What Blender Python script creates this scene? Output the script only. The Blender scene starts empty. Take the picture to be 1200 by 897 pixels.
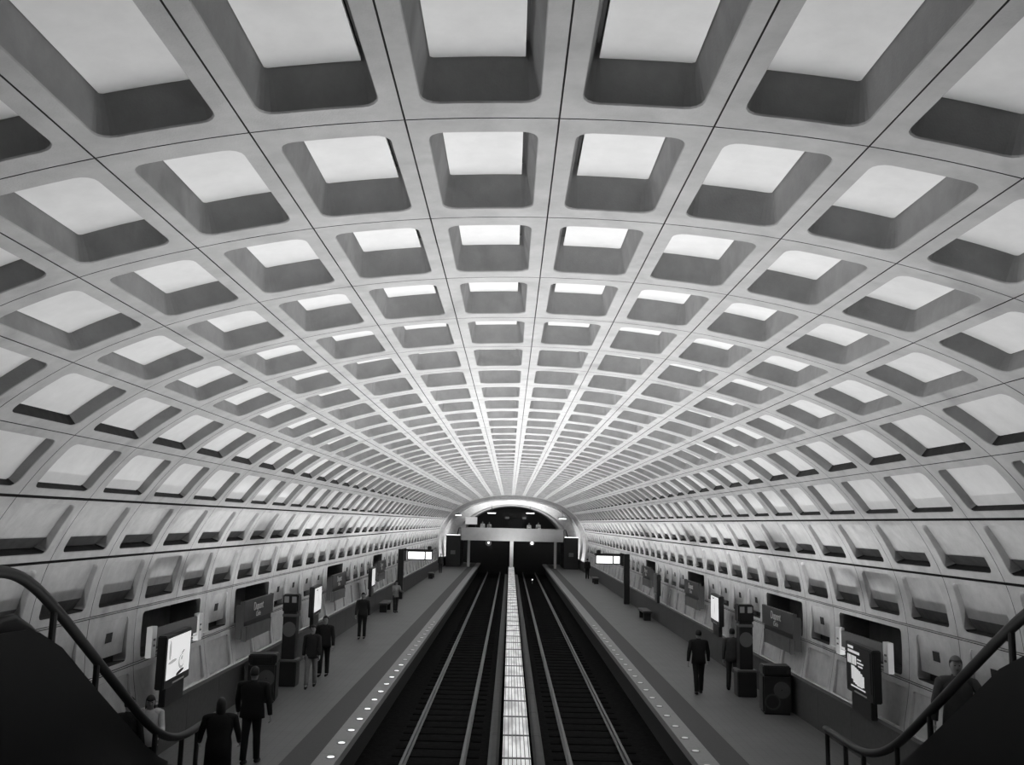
import bpy, bmesh, math, random
from mathutils import Vector, Matrix

random.seed(7)
S = bpy.context.scene
C = S.collection

# ------------------------------------------------------------------ camera, world, light, exposure
F_PX, PITCH, ROLL, YAW = 1072.34, 0.151872, 0.022587, -0.001247
cam_d = bpy.data.cameras.new('camera')
cam = bpy.data.objects.new('camera', cam_d)
C.objects.link(cam)
cam_d.sensor_fit = 'HORIZONTAL'
cam_d.sensor_width = 36.0
cam_d.lens = 36.0 * F_PX / 1200.0
cam_d.clip_start = 0.05
cam_d.clip_end = 400
cam.matrix_world = (Matrix.Translation((-0.289, 0, 4.75)) @ Matrix.Rotation(-YAW, 4, 'Z')
                    @ Matrix.Rotation(math.pi / 2 + PITCH, 4, 'X') @ Matrix.Rotation(ROLL, 4, 'Z'))
S.camera = cam

w = bpy.data.worlds.new('world')
S.world = w
w.use_nodes = True
w.node_tree.nodes['Background'].inputs[0].default_value = (1, 1, 1, 1)
w.node_tree.nodes['Background'].inputs[1].default_value = 0.01

S.view_settings.view_transform = 'Standard'
S.view_settings.look = 'None'
S.view_settings.exposure = 0.0
S.view_settings.gamma = 1.0
S.view_settings.use_curve_mapping = False
S.cycles.max_bounces = 8
S.cycles.diffuse_bounces = 5

TROUGH_W = 68.0      # watts per metre of the lamps behind each parapet
STRIP_W = 74.0       # watts per metre of the lamps between the tracks
STRIP_X, STRIP_Z = -0.05, 0.05


def area(name, loc, sx, sy, watts, rot=(math.pi, 0, 0), spread=180):
    l = bpy.data.lights.new(name, 'AREA')
    l.shape = 'RECTANGLE'
    l.size, l.size_y = sx, sy
    l.energy = watts
    l.spread = math.radians(spread)
    o = bpy.data.objects.new(name, l)
    o.location = loc
    o.rotation_euler = rot
    C.objects.link(o)
    return o


for i in range(9):
    y = 9 + 11.4 * i
    L = 11.2
    for s in (-1, 1):
        area('trough_lamp', (s * 7.47, y + L / 2, -0.80), 0.2, L, TROUGH_W * L * (0.25 if i == 0 else 0.8 if i == 1 else 1.0),
             rot=(math.pi, -s * math.radians(8), 0), spread=140)
for i in range(8):
    y = 6 + 11.6 * i
    L = 11.4
    area('strip_lamp', (STRIP_X, y + L / 2, STRIP_Z + 0.06), 0.5, L, STRIP_W * L * (0.75 if i == 0 else 1.08 if i == 1 else 1.0 if i < 5 else 0.85), spread=140)


# ------------------------------------------------------------------ materials
def mat(name, v, rough=0.8, noise=0.0, scale=3.0, spec=0.3, metal=0.0, bump=0.0, bscale=60.0, emit=0.0, stain=0.0, stain_scale=0.6):
    m = bpy.data.materials.new(name)
    m.use_nodes = True
    nt = m.node_tree
    b = nt.nodes['Principled BSDF']
    b.inputs['Base Color'].default_value = (v, v, v, 1)
    b.inputs['Roughness'].default_value = rough
    b.inputs['Metallic'].default_value = metal
    b.inputs['Specular IOR Level'].default_value = spec
    if emit:
        b.inputs['Emission Color'].default_value = (1, 1, 1, 1)
        b.inputs['Emission Strength'].default_value = emit
    tc = nt.nodes.new('ShaderNodeTexCoord')
    if noise or stain:
        n = nt.nodes.new('ShaderNodeTexNoise')
        n.inputs['Scale'].default_value = scale
        n.inputs['Detail'].default_value = 8
        n.inputs['Roughness'].default_value = 0.65
        nt.links.new(tc.outputs['Object'], n.inputs['Vector'])
        r = nt.nodes.new('ShaderNodeMapRange')
        r.inputs['From Min'].default_value = 0.3
        r.inputs['From Max'].default_value = 0.7
        r.inputs['To Min'].default_value = v * (1 - noise)
        r.inputs['To Max'].default_value = v * (1 + noise)
        nt.links.new(n.outputs['Fac'], r.inputs['Value'])
        out = r.outputs['Result']
        if stain:
            n2 = nt.nodes.new('ShaderNodeTexNoise')
            n2.inputs['Scale'].default_value = stain_scale
            n2.inputs['Detail'].default_value = 6
            n2.inputs['Distortion'].default_value = 0.8
            nt.links.new(tc.outputs['Object'], n2.inputs['Vector'])
            r2 = nt.nodes.new('ShaderNodeMapRange')
            r2.inputs['From Min'].default_value = 0.56
            r2.inputs['From Max'].default_value = 0.72
            r2.inputs['To Min'].default_value = 1.0
            r2.inputs['To Max'].default_value = 1.0 - stain
            nt.links.new(n2.outputs['Fac'], r2.inputs['Value'])
            mu = nt.nodes.new('ShaderNodeMath')
            mu.operation = 'MULTIPLY'
            nt.links.new(out, mu.inputs[0])
            nt.links.new(r2.outputs['Result'], mu.inputs[1])
            out = mu.outputs[0]
        cb = nt.nodes.new('ShaderNodeCombineColor')
        for k in range(3):
            nt.links.new(out, cb.inputs[k])
        nt.links.new(cb.outputs[0], b.inputs['Base Color'])
    if bump:
        n3 = nt.nodes.new('ShaderNodeTexNoise')
        n3.inputs['Scale'].default_value = bscale
        n3.inputs['Detail'].default_value = 4
        nt.links.new(tc.outputs['Object'], n3.inputs['Vector'])
        bp = nt.nodes.new('ShaderNodeBump')
        bp.inputs['Strength'].default_value = bump
        bp.inputs['Distance'].default_value = 0.02
        nt.links.new(n3.outputs['Fac'], bp.inputs['Height'])
        nt.links.new(bp.outputs[0], b.inputs['Normal'])
    return m


M = {}
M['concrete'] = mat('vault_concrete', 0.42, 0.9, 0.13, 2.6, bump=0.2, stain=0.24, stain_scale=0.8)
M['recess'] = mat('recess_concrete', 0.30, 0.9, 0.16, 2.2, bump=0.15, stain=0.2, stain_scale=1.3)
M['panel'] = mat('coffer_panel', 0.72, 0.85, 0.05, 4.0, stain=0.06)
M['groove'] = mat('joint_shadow_gap', 0.05, 0.95)
M['shade_grime'] = mat('shaded_grimy_ledge', 0.035, 0.95, 0.3, 5.0)  # shade of the upward-facing ledges put into the colour, plus assumed dust
M['shade_grime2'] = mat('shaded_grimy_concrete', 0.11, 0.95, 0.25, 3.0)  # slanted lower facets painted darker as shade, with some grime
M['wallc'] = mat('wall_concrete', 0.40, 0.9, 0.14, 3.0, bump=0.2, stain=0.2, stain_scale=0.9)
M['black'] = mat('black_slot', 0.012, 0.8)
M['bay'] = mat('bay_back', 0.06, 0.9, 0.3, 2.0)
M['bridge'] = mat('bridge_concrete', 0.42, 0.85, 0.08, 1.5)
M['dark_paint'] = mat('dark_bronze_paint', 0.016, 0.45, 0.1, 8, spec=0.4)
M['rail_black'] = mat('black_rubber', 0.012, 0.5, spec=0.35)
M['clad'] = mat('bronze_cladding', 0.006, 0.3, 0.15, 1.2, spec=0.25, bump=0.05, bscale=1.5)
M['steel'] = mat('rail_steel', 0.09, 0.5, 0.12, 4, metal=0.2)
M['ballast'] = mat('track_bed', 0.012, 1.0, spec=0.0, noise=0.35, scale=6, bump=0.6, bscale=25)
M['tie'] = mat('tie_block', 0.010, 1.0, 0.2, 5, spec=0.0)
M['cover'] = mat('third_rail_cover', 0.055, 0.7, 0.15, 3)
M['granite'] = mat('granite_edge', 0.20, 0.6, 0.14, 18)
M['warn'] = mat('warning_band', 0.055, 0.8, 0.12, 14)
M['parapet'] = mat('parapet_granite', 0.06, 0.7, 0.14, 9)
M['white'] = mat('white_enamel', 0.75, 0.5)
M['lgrey'] = mat('light_grey_enamel', 0.36, 0.55, 0.05, 5)
M['mgrey'] = mat('mid_grey_enamel', 0.14, 0.6, 0.08, 5)
M['board'] = mat('brown_sign_board', 0.075, 0.6, 0.08, 3)
M['map'] = mat('map_board', 0.12, 0.6, 0.25, 2.2)
M['glow'] = mat('lit_display', 0.9, 0.5, emit=1.5)
M['ad_glow'] = mat('lit_poster', 0.5, 0.4, 0.25, 5, emit=0.62)
M['ad_text'] = mat('lit_poster_text', 0.6, 0.4, emit=0.4)
M['ad_grey'] = mat('poster_grey_ink', 0.25, 0.4, emit=0.30)
M['ad_dark'] = mat('poster_dark_ink', 0.02, 0.4)
M['lens'] = mat('display_lens', 0.14, 0.4, emit=0.06)
M['dot'] = mat('platform_edge_lens', 0.9, 0.4, emit=1.0)
M['dot_off'] = mat('platform_edge_lens_dim', 0.6, 0.4, emit=0.12)
M['tube'] = mat('fluorescent_tube', 0.9, 0.4, emit=3.0)
M['tunnel'] = mat('tunnel_dark', 0.02, 0.9)
M['arch_in'] = mat('inner_arch_concrete', 0.45, 0.9, 0.1, 1.0)
M['mezz'] = mat('mezzanine_floor', 0.05, 0.6, 0.15, 4)
M['tread'] = mat('stair_tread', 0.05, 0.7, 0.15, 6)


def floor_mat():
    m = mat('hex_tile_floor', 0.12, 0.55, spec=0.35)
    nt = m.node_tree
    b = nt.nodes['Principled BSDF']
    tc = nt.nodes['Texture Coordinate']
    vo = nt.nodes.new('ShaderNodeTexVoronoi')
    vo.feature = 'DISTANCE_TO_EDGE'
    vo.inputs['Scale'].default_value = 5.0
    vo.inputs['Randomness'].default_value = 0.1
    nt.links.new(tc.outputs['Object'], vo.inputs['Vector'])
    r = nt.nodes.new('ShaderNodeMapRange')
    r.inputs['From Max'].default_value = 0.06
    r.inputs['To Min'].default_value = 0.7
    r.inputs['To Max'].default_value = 1.0
    nt.links.new(vo.outputs['Distance'], r.inputs['Value'])
    n = nt.nodes.new('ShaderNodeTexNoise')
    n.inputs['Scale'].default_value = 1.2
    n.inputs['Detail'].default_value = 6
    nt.links.new(tc.outputs['Object'], n.inputs['Vector'])
    r2 = nt.nodes.new('ShaderNodeMapRange')
    r2.inputs['To Min'].default_value = 0.085
    r2.inputs['To Max'].default_value = 0.13
    nt.links.new(n.outputs['Fac'], r2.inputs['Value'])
    mu = nt.nodes.new('ShaderNodeMath')
    mu.operation = 'MULTIPLY'
    nt.links.new(r.outputs[0], mu.inputs[0])
    nt.links.new(r2.outputs[0], mu.inputs[1])
    cb = nt.nodes.new('ShaderNodeCombineColor')
    for k in range(3):
        nt.links.new(mu.outputs[0], cb.inputs[k])
    nt.links.new(cb.outputs[0], b.inputs['Base Color'])
    return m


M['floor'] = floor_mat()


# ------------------------------------------------------------------ mesh helpers
class MB:
    def __init__(self):
        self.v, self.f, self.m = [], [], []

    def verts(self, pts):
        i = len(self.v)
        self.v += [tuple(p) for p in pts]
        return list(range(i, i + len(pts)))

    def face(self, ids, m=0):
        self.f.append(tuple(ids))
        self.m.append(m)

    def bridge(self, a, b, m=0, closed=True):
        n = len(a)
        for i in range(n if closed else n - 1):
            j = (i + 1) % n
            self.face((a[i], a[j], b[j], b[i]), m)

    def box(self, x0, x1, y0, y1, z0, z1, m=0):
        i = self.verts([(x, y, z) for z in (z0, z1) for y in (y0, y1) for x in (x0, x1)])
        for q in ((0, 2, 3, 1), (4, 5, 7, 6), (0, 1, 5, 4), (2, 6, 7, 3), (0, 4, 6, 2), (1, 3, 7, 5)):
            self.face([i[k] for k in q], m)
        return self

    def prism(self, poly, axis, a, b, m=0):
        """extrude a polygon (list of 2-d points) along x, y or z from a to b"""
        def P(p, t):
            return {'x': (t, p[0], p[1]), 'y': (p[0], t, p[1]), 'z': (p[0], p[1], t)}[axis]
        A = self.verts([P(p, a) for p in poly])
        B = self.verts([P(p, b) for p in poly])
        self.bridge(A, B, m)
        self.face(A[::-1], m)
        self.face(B, m)
        return self

    def tube(self, pts, r, n=10, m=0, cap=True):
        pts = [Vector(p) for p in pts]
        rs = r if isinstance(r, (list, tuple)) else [r] * len(pts)
        prev = None
        t0 = (pts[1] - pts[0]).normalized()
        ref = Vector((0, 0, 1)) if abs(t0.z) < 0.9 else Vector((1, 0, 0))
        first = None
        for i, p in enumerate(pts):
            if i == 0:
                t = pts[1] - p
            elif i == len(pts) - 1:
                t = p - pts[i - 1]
            else:
                t = (pts[i + 1] - p).normalized() + (p - pts[i - 1]).normalized()
            t.normalize()
            a = ref.cross(t).normalized()
            b = t.cross(a)
            ring = self.verts([p + (a * math.cos(2 * math.pi * k / n) + b * math.sin(2 * math.pi * k / n)) * rs[i] for k in range(n)])
            if prev:
                self.bridge(prev, ring, m)
            else:
                first = ring
            prev = ring
        if cap:
            self.face(first[::-1], m)
            self.face(prev, m)
        return self

    def lathe(self, prof, n=24, m=0, c=(0, 0, 0)):
        prev = None
        for (r, z) in prof:
            ring = self.verts([(c[0] + r * math.cos(2 * math.pi * k / n), c[1] + r * math.sin(2 * math.pi * k / n), c[2] + z) for k in range(n)])
            if prev:
                self.bridge(prev, ring, m)
            else:
                self.face(ring[::-1], m)
            prev = ring
        self.face(prev, m)
        return self

    def build(self, name, mats, parent=None, smooth=False, loc=None, rz=0, bevel=0):
        me = bpy.data.meshes.new(name)
        me.from_pydata(self.v, [], self.f)
        if not isinstance(mats, (list, tuple)):
            mats = [mats]
        for x in mats:
            me.materials.append(x)
        me.polygons.foreach_set('material_index', self.m)
        bm = bmesh.new()
        bm.from_mesh(me)
        bmesh.ops.recalc_face_normals(bm, faces=bm.faces)
        if bevel:
            es = [e for e in bm.edges if len(e.link_faces) == 2 and e.calc_face_angle(0) > 0.7]
            bmesh.ops.bevel(bm, geom=es, offset=bevel, segments=2, affect='EDGES', clamp_overlap=True)
        bm.to_mesh(me)
        bm.free()
        if smooth:
            me.polygons.foreach_set('use_smooth', [True] * len(me.polygons))
        o = bpy.data.objects.new(name, me)
        C.objects.link(o)
        if parent:
            o.parent = parent
        if loc:
            o.location = loc
        if rz:
            o.rotation_euler.z = rz
        return o


def tag(o, label=None, cat=None, group=None, kind=None):
    if label:
        o['label'] = label
    if cat:
        o['category'] = cat
    if group:
        o['group'] = group
    if kind:
        o['kind'] = kind
    return o


def thing(name, label, cat, loc=(0, 0, 0), rz=0, group=None):
    o = bpy.data.objects.new(name, None)
    o.empty_display_size = 0.1
    C.objects.link(o)
    o.location = loc
    o.rotation_euler.z = rz
    return tag(o, label, cat, group)


def copy_tree(o, parent=None, loc=None, rz=None):
    c = o.copy()
    C.objects.link(c)
    if parent:
        c.parent = parent
    if loc is not None:
        c.location = loc
    if rz is not None:
        c.rotation_euler.z = rz
    for ch in list(o.children):
        copy_tree(ch, c)
    return c


def text_mesh(name, body, size, material, parent, loc, rot, ext=0.004, align='CENTER'):
    cu = bpy.data.curves.new(name, 'FONT')
    cu.body = body
    cu.size = size
    cu.extrude = ext
    cu.align_x = align
    cu.align_y = 'CENTER'
    t = bpy.data.objects.new(name + '_tmp', cu)
    C.objects.link(t)
    bpy.context.view_layer.update()
    me = bpy.data.meshes.new_from_object(t.evaluated_get(bpy.context.evaluated_depsgraph_get()))
    bpy.data.objects.remove(t)
    me.materials.clear()
    me.materials.append(material)
    o = bpy.data.objects.new(name, me)
    C.objects.link(o)
    o.parent = parent
    o.location = loc
    o.rotation_euler = rot
    return o


# ------------------------------------------------------------------ the vault
PX = [0.0, 1.106, 2.21, 3.292, 4.379, 5.407, 6.337, 7.039, 7.573, 7.812, 7.81, 7.66, 7.60]
PZ = [7.616, 7.579, 7.457, 7.241, 6.93, 6.474, 5.808, 4.962, 3.966, 2.873, 1.762, 0.80, -0.05]
PT = 2.15
Y0 = 6.187
J0, J1 = -4, 42


def ctrl(k):
    a = abs(k)
    if a >= len(PX):
        return Vector((PX[-1] * (1 if k > 0 else -1), PZ[-1] - 0.9 * (a - len(PX) + 1)))
    return Vector((PX[a] * (1 if k >= 0 else -1), PZ[a]))


def prof(u):
    k = math.floor(u)
    t = u - k
    a, b, c, d = ctrl(k - 1), ctrl(k), ctrl(k + 1), ctrl(k + 2)
    return 0.5 * ((2 * b) + (c - a) * t + (2 * a - 5 * b + 4 * c - d) * t * t + (3 * b - a - 3 * c + d) * t ** 3)


_pc = {}


def pn(u):
    u = round(u, 4)
    if u not in _pc:
        p = prof(u)
        t = (prof(u + 0.02) - prof(u - 0.02)).normalized()
        _pc[u] = (p, Vector((-t.y, t.x)))
    return _pc[u]


def vmap(u, v, d):
    p, n = pn(u)
    q = p + n * d
    return (q.x, v, q.y)


NA, NS = 5, 2     # arc points per corner, interior points per side


def rrect(u0, u1, v0, v1, ru, rv):
    pts = []
    cs = [(u1 - ru, v1 - rv, 0), (u0 + ru, v1 - rv, 90), (u0 + ru, v0 + rv, 180), (u1 - ru, v0 + rv, 270)]
    for c in range(4):
        cu, cv, a0 = cs[c]
        for i in range(NA):
            a = math.radians(a0 + 90 * i / (NA - 1))
            pts.append((cu + ru * math.cos(a), cv + rv * math.sin(a)))
        nu, nv, na = cs[(c + 1) % 4]
        a = math.radians(na)
        e = (nu + ru * math.cos(a), nv + rv * math.sin(a))
        s = pts[-1]
        for i in range(1, NS + 1):
            t = i / (NS + 1)
            pts.append((s[0] + (e[0] - s[0]) * t, s[1] + (e[1] - s[1]) * t))
    return pts


def orect(u0, u1, v0, v1, ru, rv):
    """square-cornered loop with the same vertex order as rrect"""
    pts = []
    cs = [((u1, v1), (0, -1), (-1, 0)), ((u0, v1), (1, 0), (0, -1)), ((u0, v0), (0, 1), (1, 0)), ((u1, v0), (-1, 0), (0, 1))]
    for c in range(4):
        (cu, cv), d1, d2 = cs[c]
        for i in range(NA):
            t = 2 * i / (NA - 1) - 1
            if t < 0:
                pts.append((cu + d1[0] * ru * -t, cv + d1[1] * rv * -t))
            else:
                pts.append((cu + d2[0] * ru * t, cv + d2[1] * rv * t))
        (nu, nv), e1, _ = cs[(c + 1) % 4]
        e = (nu + e1[0] * ru, nv + e1[1] * rv)
        s = pts[-1]
        for i in range(1, NS + 1):
            t = i / (NS + 1)
            pts.append((s[0] + (e[0] - s[0]) * t, s[1] + (e[1] - s[1]) * t))
    return pts


def slab(mb, u0, u1, v0, v1, d0, d1, th, m, n=4):
    """a plate whose face depth runs from d0 (at u0) to d1 (at u1), th thick, bent with the vault"""
    top, bot = [], []
    for i in range(n + 1):
        t = i / n
        u = u0 + (u1 - u0) * t
        d = d0 + (d1 - d0) * t
        top.append(mb.verts([vmap(u, v0, d), vmap(u, v1, d)]))
        bot.append(mb.verts([vmap(u, v0, d + th), vmap(u, v1, d + th)]))
    for i in range(n):
        mb.face((top[i][0], top[i][1], top[i + 1][1], top[i + 1][0]), m)
        mb.face((top[i][0], top[i + 1][0], bot[i + 1][0], bot[i][0]), m)
        mb.face((top[i][1], bot[i][1], bot[i + 1][1], top[i + 1][1]), m)
    for i in (0, n):
        mb.face((top[i][0], top[i][1], bot[i][1], bot[i][0]), m)


def cell(mb, k, s, y0, y1, mu, mv, ru, rv, H, du, dv, side_m=1, back_m=3, gu0=0.01, gu1=0.01, frame_m=0, mu1=None, ledge_m=None):
    """one coffer between joint k and k+1 (k>=0) on side s; mu/mv rib half widths, H depth, du/dv draft.
    material slots: 0 rib face, 1 recess side, 2 panel, 3 dark"""
    mu1 = mu if mu1 is None else mu1

    def U(t):
        return s * (k + t)

    def loop(pts, d):
        return mb.verts([vmap(U(u), v, d) for u, v in pts])
    l0 = loop(orect(0, 1, y0, y1, mu + ru, mv + rv), 0.035)
    l1 = loop(orect(gu0, 1 - gu1, y0 + 0.007, y1 - 0.007, mu + ru, mv + rv), 0.0)
    a, b = mu, 1 - mu1
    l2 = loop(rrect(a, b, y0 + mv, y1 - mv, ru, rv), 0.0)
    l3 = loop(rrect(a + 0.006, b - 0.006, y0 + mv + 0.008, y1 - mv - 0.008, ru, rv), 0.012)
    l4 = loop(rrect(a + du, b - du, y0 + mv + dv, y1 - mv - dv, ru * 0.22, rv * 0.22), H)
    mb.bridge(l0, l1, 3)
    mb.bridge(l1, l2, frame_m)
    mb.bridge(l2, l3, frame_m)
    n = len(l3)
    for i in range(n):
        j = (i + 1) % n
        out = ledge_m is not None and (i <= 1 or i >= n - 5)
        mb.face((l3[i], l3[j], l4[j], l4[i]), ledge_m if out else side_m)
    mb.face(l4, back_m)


def upper_cell(mb, k, s, y0, y1):
    g0 = 0.006
    g1 = 0.022 if k == 6 else 0.006
    H = (0.30, 0.30, 0.29, 0.26, 0.22, 0.17, 0.13)[k]
    du, dv = 0.26 * H, 0.34 * H
    mu, mv = 0.125, 0.235
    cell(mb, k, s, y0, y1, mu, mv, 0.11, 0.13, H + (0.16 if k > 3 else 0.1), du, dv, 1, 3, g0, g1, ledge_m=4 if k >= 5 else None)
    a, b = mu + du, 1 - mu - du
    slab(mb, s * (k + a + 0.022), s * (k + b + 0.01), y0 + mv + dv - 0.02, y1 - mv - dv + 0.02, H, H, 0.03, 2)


def low_cell(mb, k, s, y0, y1):
    mu, mv = 0.10, 0.26
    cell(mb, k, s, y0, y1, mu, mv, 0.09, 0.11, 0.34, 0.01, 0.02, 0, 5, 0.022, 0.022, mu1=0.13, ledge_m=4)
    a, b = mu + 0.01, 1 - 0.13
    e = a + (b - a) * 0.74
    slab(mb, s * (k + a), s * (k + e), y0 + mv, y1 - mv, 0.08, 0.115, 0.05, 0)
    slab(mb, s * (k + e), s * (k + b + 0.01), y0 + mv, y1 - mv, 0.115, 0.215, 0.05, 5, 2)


def niche_cell(mb, s, y0, y1):
    k = 9
    mu, mv = 0.12, 0.34
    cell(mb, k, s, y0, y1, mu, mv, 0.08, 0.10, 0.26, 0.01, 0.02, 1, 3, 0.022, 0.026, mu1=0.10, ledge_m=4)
    a, b = mu + 0.01, 1 - 0.11
    e = a + (b - a) * 0.80
    slab(mb, s * (k + a), s * (k + e), y0 + mv, y1 - mv, 0.03, 0.09, 0.04, 0)
    yc = (y0 + y1) / 2
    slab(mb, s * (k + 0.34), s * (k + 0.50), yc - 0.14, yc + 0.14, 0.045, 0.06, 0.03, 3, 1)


def splay_cell(mb, s, y0, y1):
    k = 10
    cell(mb, k, s, y0, y1, 0.14, 0.20, 0.05, 0.08, 0.10, 0.0, 0.0, 0, 0, 0.026, 0.0, mu1=0.03)
    slab(mb, s * (k + 0.141), s * (k + 0.97), y0 + 0.2, y1 - 0.2, 0.045, 0.085, 0.01, 0)
    # plain foot down to the trough
    a = mb.verts([vmap(s * (11 + t), v, 0.0) for t in (0, 0.5, 1.0, 1.5, 2.0) for v in (y0, y1)])
    for i in (0, 2, 4, 6):
        mb.face((a[i], a[i + 1], a[i + 3], a[i + 2]), 0)


vault_mats = [M['concrete'], M['recess'], M['panel'], M['groove'], M['shade_grime']]
wall_mats = [M['wallc'], M['recess'], M['panel'], M['black'], M['shade_grime'], M['shade_grime2']]
BAYS = (6, 9, 15, 21, 27)
ce = MB()
for k in range(7):
    for s in (-1, 1):
        for j in range(J0, J1):
            upper_cell(ce, k, s, Y0 + j * PT, Y0 + (j + 1) * PT)
tag(ce.build('ceiling', vault_mats), kind='structure')
for s, nm in ((-1, 'wall_left'), (1, 'wall_right')):
    mb = MB()
    for j in range(J0, J1):
        y0, y1 = Y0 + j * PT, Y0 + (j + 1) * PT
        low_cell(mb, 7, s, y0, y1)
        low_cell(mb, 8, s, y0, y1)
        if j in BAYS:
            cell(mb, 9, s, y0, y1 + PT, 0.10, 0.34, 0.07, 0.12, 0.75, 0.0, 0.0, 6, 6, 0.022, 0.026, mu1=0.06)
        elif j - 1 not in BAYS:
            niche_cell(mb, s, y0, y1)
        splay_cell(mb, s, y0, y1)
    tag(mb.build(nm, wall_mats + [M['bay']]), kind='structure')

# thin raised ridges that split the wide joints of the walls and the crown joint
for s, nm in ((-1, 'left'), (1, 'right')):
    mb = MB()
    for k in (9, 10):
        slab(mb, s * (k - 0.008), s * (k + 0.008), Y0 + J0 * PT, Y0 + J1 * PT, -0.004, -0.004, 0.03, 0, 1)
    tag(mb.build('trim_1' if s < 0 else 'trim_2', M['wallc']), kind='structure')

# plain arch beyond the coffers, with two raised arch ribs, and the end face
YE = Y0 + J1 * PT          # 96.5
YP = 110.0
us = [i * 0.25 for i in range(-48, 49)]


def band(mb, ya, yb, d, m=0, us=us):
    A = mb.verts([vmap(u, ya, d) for u in us])
    B = mb.verts([vmap(u, yb, d) for u in us])
    mb.bridge(A, B, m, closed=False)
    return A, B


mb = MB()
band(mb, YE, YP, 0.0)
tag(mb.build('wall_far_arch', M['wallc'], smooth=True), kind='structure')
for i, y in enumerate((98.6, 106.4)):
    mb = MB()
    A, B = band(mb, y, y + 0.7, -0.35)
    A2 = mb.verts([vmap(u, y, 0.02) for u in us])
    B2 = mb.verts([vmap(u, y + 0.7, 0.02) for u in us])
    mb.bridge(A, A2, 0, False)
    mb.bridge(B, B2, 0, False)
    tag(mb.build('trim_%d' % (3 + i), M['wallc']), kind='structure')


def inner_arch(t):
    """flatter, lower opening in the end face; t in -1..1"""
    a = t * math.radians(78)
    return Vector((6.6 * math.sin(a) / math.sin(math.radians(78)), 6.92 - 3.7 * (1 - math.cos(a)) / (1 - math.cos(math.radians(78)))))


mb = MB()
N = len(us)
A = mb.verts([vmap(u, YP, 0.0) for u in us])
ia = []
for i in range(N):
    t = -1 + 2 * i / (N - 1)
    if abs(us[i]) > 9:
        x = 6.6 * (1 if t > 0 else -1)
        p = Vector((x, 3.25 * max(0, (12 - abs(us[i])) / 3)))
    else:
        p = inner_arch(us[i] / 9.0)
    ia.append(p)
B = mb.verts([(p.x, YP, p.y) for p in ia])
Bb = mb.verts([(p.x, YP + 1.0, p.y) for p in ia])
Cc = mb.verts([(p.x, YP + 22, p.y) for p in ia])
mb.bridge(A, B, 0, False)
mb.bridge(B, Bb, 0, False)
mb.bridge(Bb, Cc, 1, False)
tag(mb.build('wall_far', [M['wallc'], M['arch_in']]), kind='structure')
area('hall_fill', (0.0, 119.0, 3.2), 6.0, 0.4, 420)  # added fill without a fixture, lightens the inner arch
tag(MB().box(-8, 8, YP + 22, YP + 22.2, -1.2, 8).build('wall_far_end', M['parapet']), kind='structure')
tag(MB().box(-9, 9, -8.2, -8.0, -1.2, 9).build('wall_near', M['bay']), kind='structure')
mb = MB()
band(mb, -8.0, Y0 + J0 * PT, 0.0)
tag(mb.build('ceiling_near', M['concrete']), kind='structure')

# ------------------------------------------------------------------ platforms, track bed
YA, YB = -8.0, 132.0
EDGE = 3.62
for s, nm in ((-1, 'left'), (1, 'right')):
    def sb(x0, x1):
        return (min(s * x0, s * x1), max(s * x0, s * x1))
    mb = MB()
    mb.box(*sb(4.68, 7.34), YA, YB, -0.25, 0.0, 0)
    mb.box(*sb(7.30, 7.34), YA, YB, -1.2, -0.25, 0)
    mb.box(*sb(7.30, 7.80), YA, YB, -1.2, -1.0, 0)
    mb.box(*sb(4.06, 4.68), YA, YB, -0.25, 0.0, 1)
    mb.box(*sb(3.95, 4.68), YA, YB, -1.2, -0.25, 3)
    y = YA
    while y < YB:
        mb.box(*sb(EDGE, 4.06), y + 0.004, min(y + 1.196, YB), -0.16, 0.006, 2)
        y += 1.2
    tag(mb.build('floor_platform_' + nm, [M['floor'], M['warn'], M['granite'], M['tunnel']]), kind='structure')
mb = MB()
mb.box(-4.7, 4.7, YA, YB, -1.35, -1.16, 0)
tag(mb.build('floor_track_bed', M['ballast']), kind='structure')

# parapets between platform and vault wall
for s, nm in ((-1, 'left'), (1, 'right')):
    mb = MB()
    y = 16.45
    while y < 107:
        x0, x1 = sorted((s * 7.21, s * 7.31))
        mb.box(x0, x1, y + 0.006, y + 2.144, 0.0, 0.93, 0)
        x0, x1 = sorted((s * 7.18, s * 7.33))
        mb.box(x0, x1, y + 0.003, y + 2.147, 0.90, 0.96, 0)
        y += 2.15
    o = mb.build('parapet', M['parapet'])
    tag(o, 'low dark granite parapet along the %s platform at the foot of the vault wall' % nm, 'parapet', 'platform parapets')

# running rails and third-rail covers
for i, (x, lb) in enumerate(((-2.76, 'outer rail of the left track, nearer the left platform'),
                             (-1.32, 'inner rail of the left track, nearer the bright centre strip'),
                             (1.32, 'inner rail of the right track, nearer the bright centre strip'),
                             (2.76, 'outer rail of the right track, nearer the right platform'))):
    pr = [(-.07, 0), (.07, 0), (.07, .012), (.012, .03), (.012, .11), (.036, .12), (.036, .15), (-.036, .15), (-.036, .12), (-.012, .11), (-.012, .03), (-.07, .012)]
    mb = MB().prism([(x + a, b - 1.12) for a, b in pr], 'y', YA, 130)
    tag(mb.build('running_rail', M['steel']), 'worn steel ' + lb, 'rail', 'running rails of the two tracks')
base = MB()
base.box(-1.1, 1.1, -0.11, 0.11, 0, 0.05)
base.box(-0.86, -0.58, -0.1, 0.1, 0.05, 0.062)
base.box(0.58, 0.86, -0.1, 0.1, 0.05, 0.062)
first = None
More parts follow.
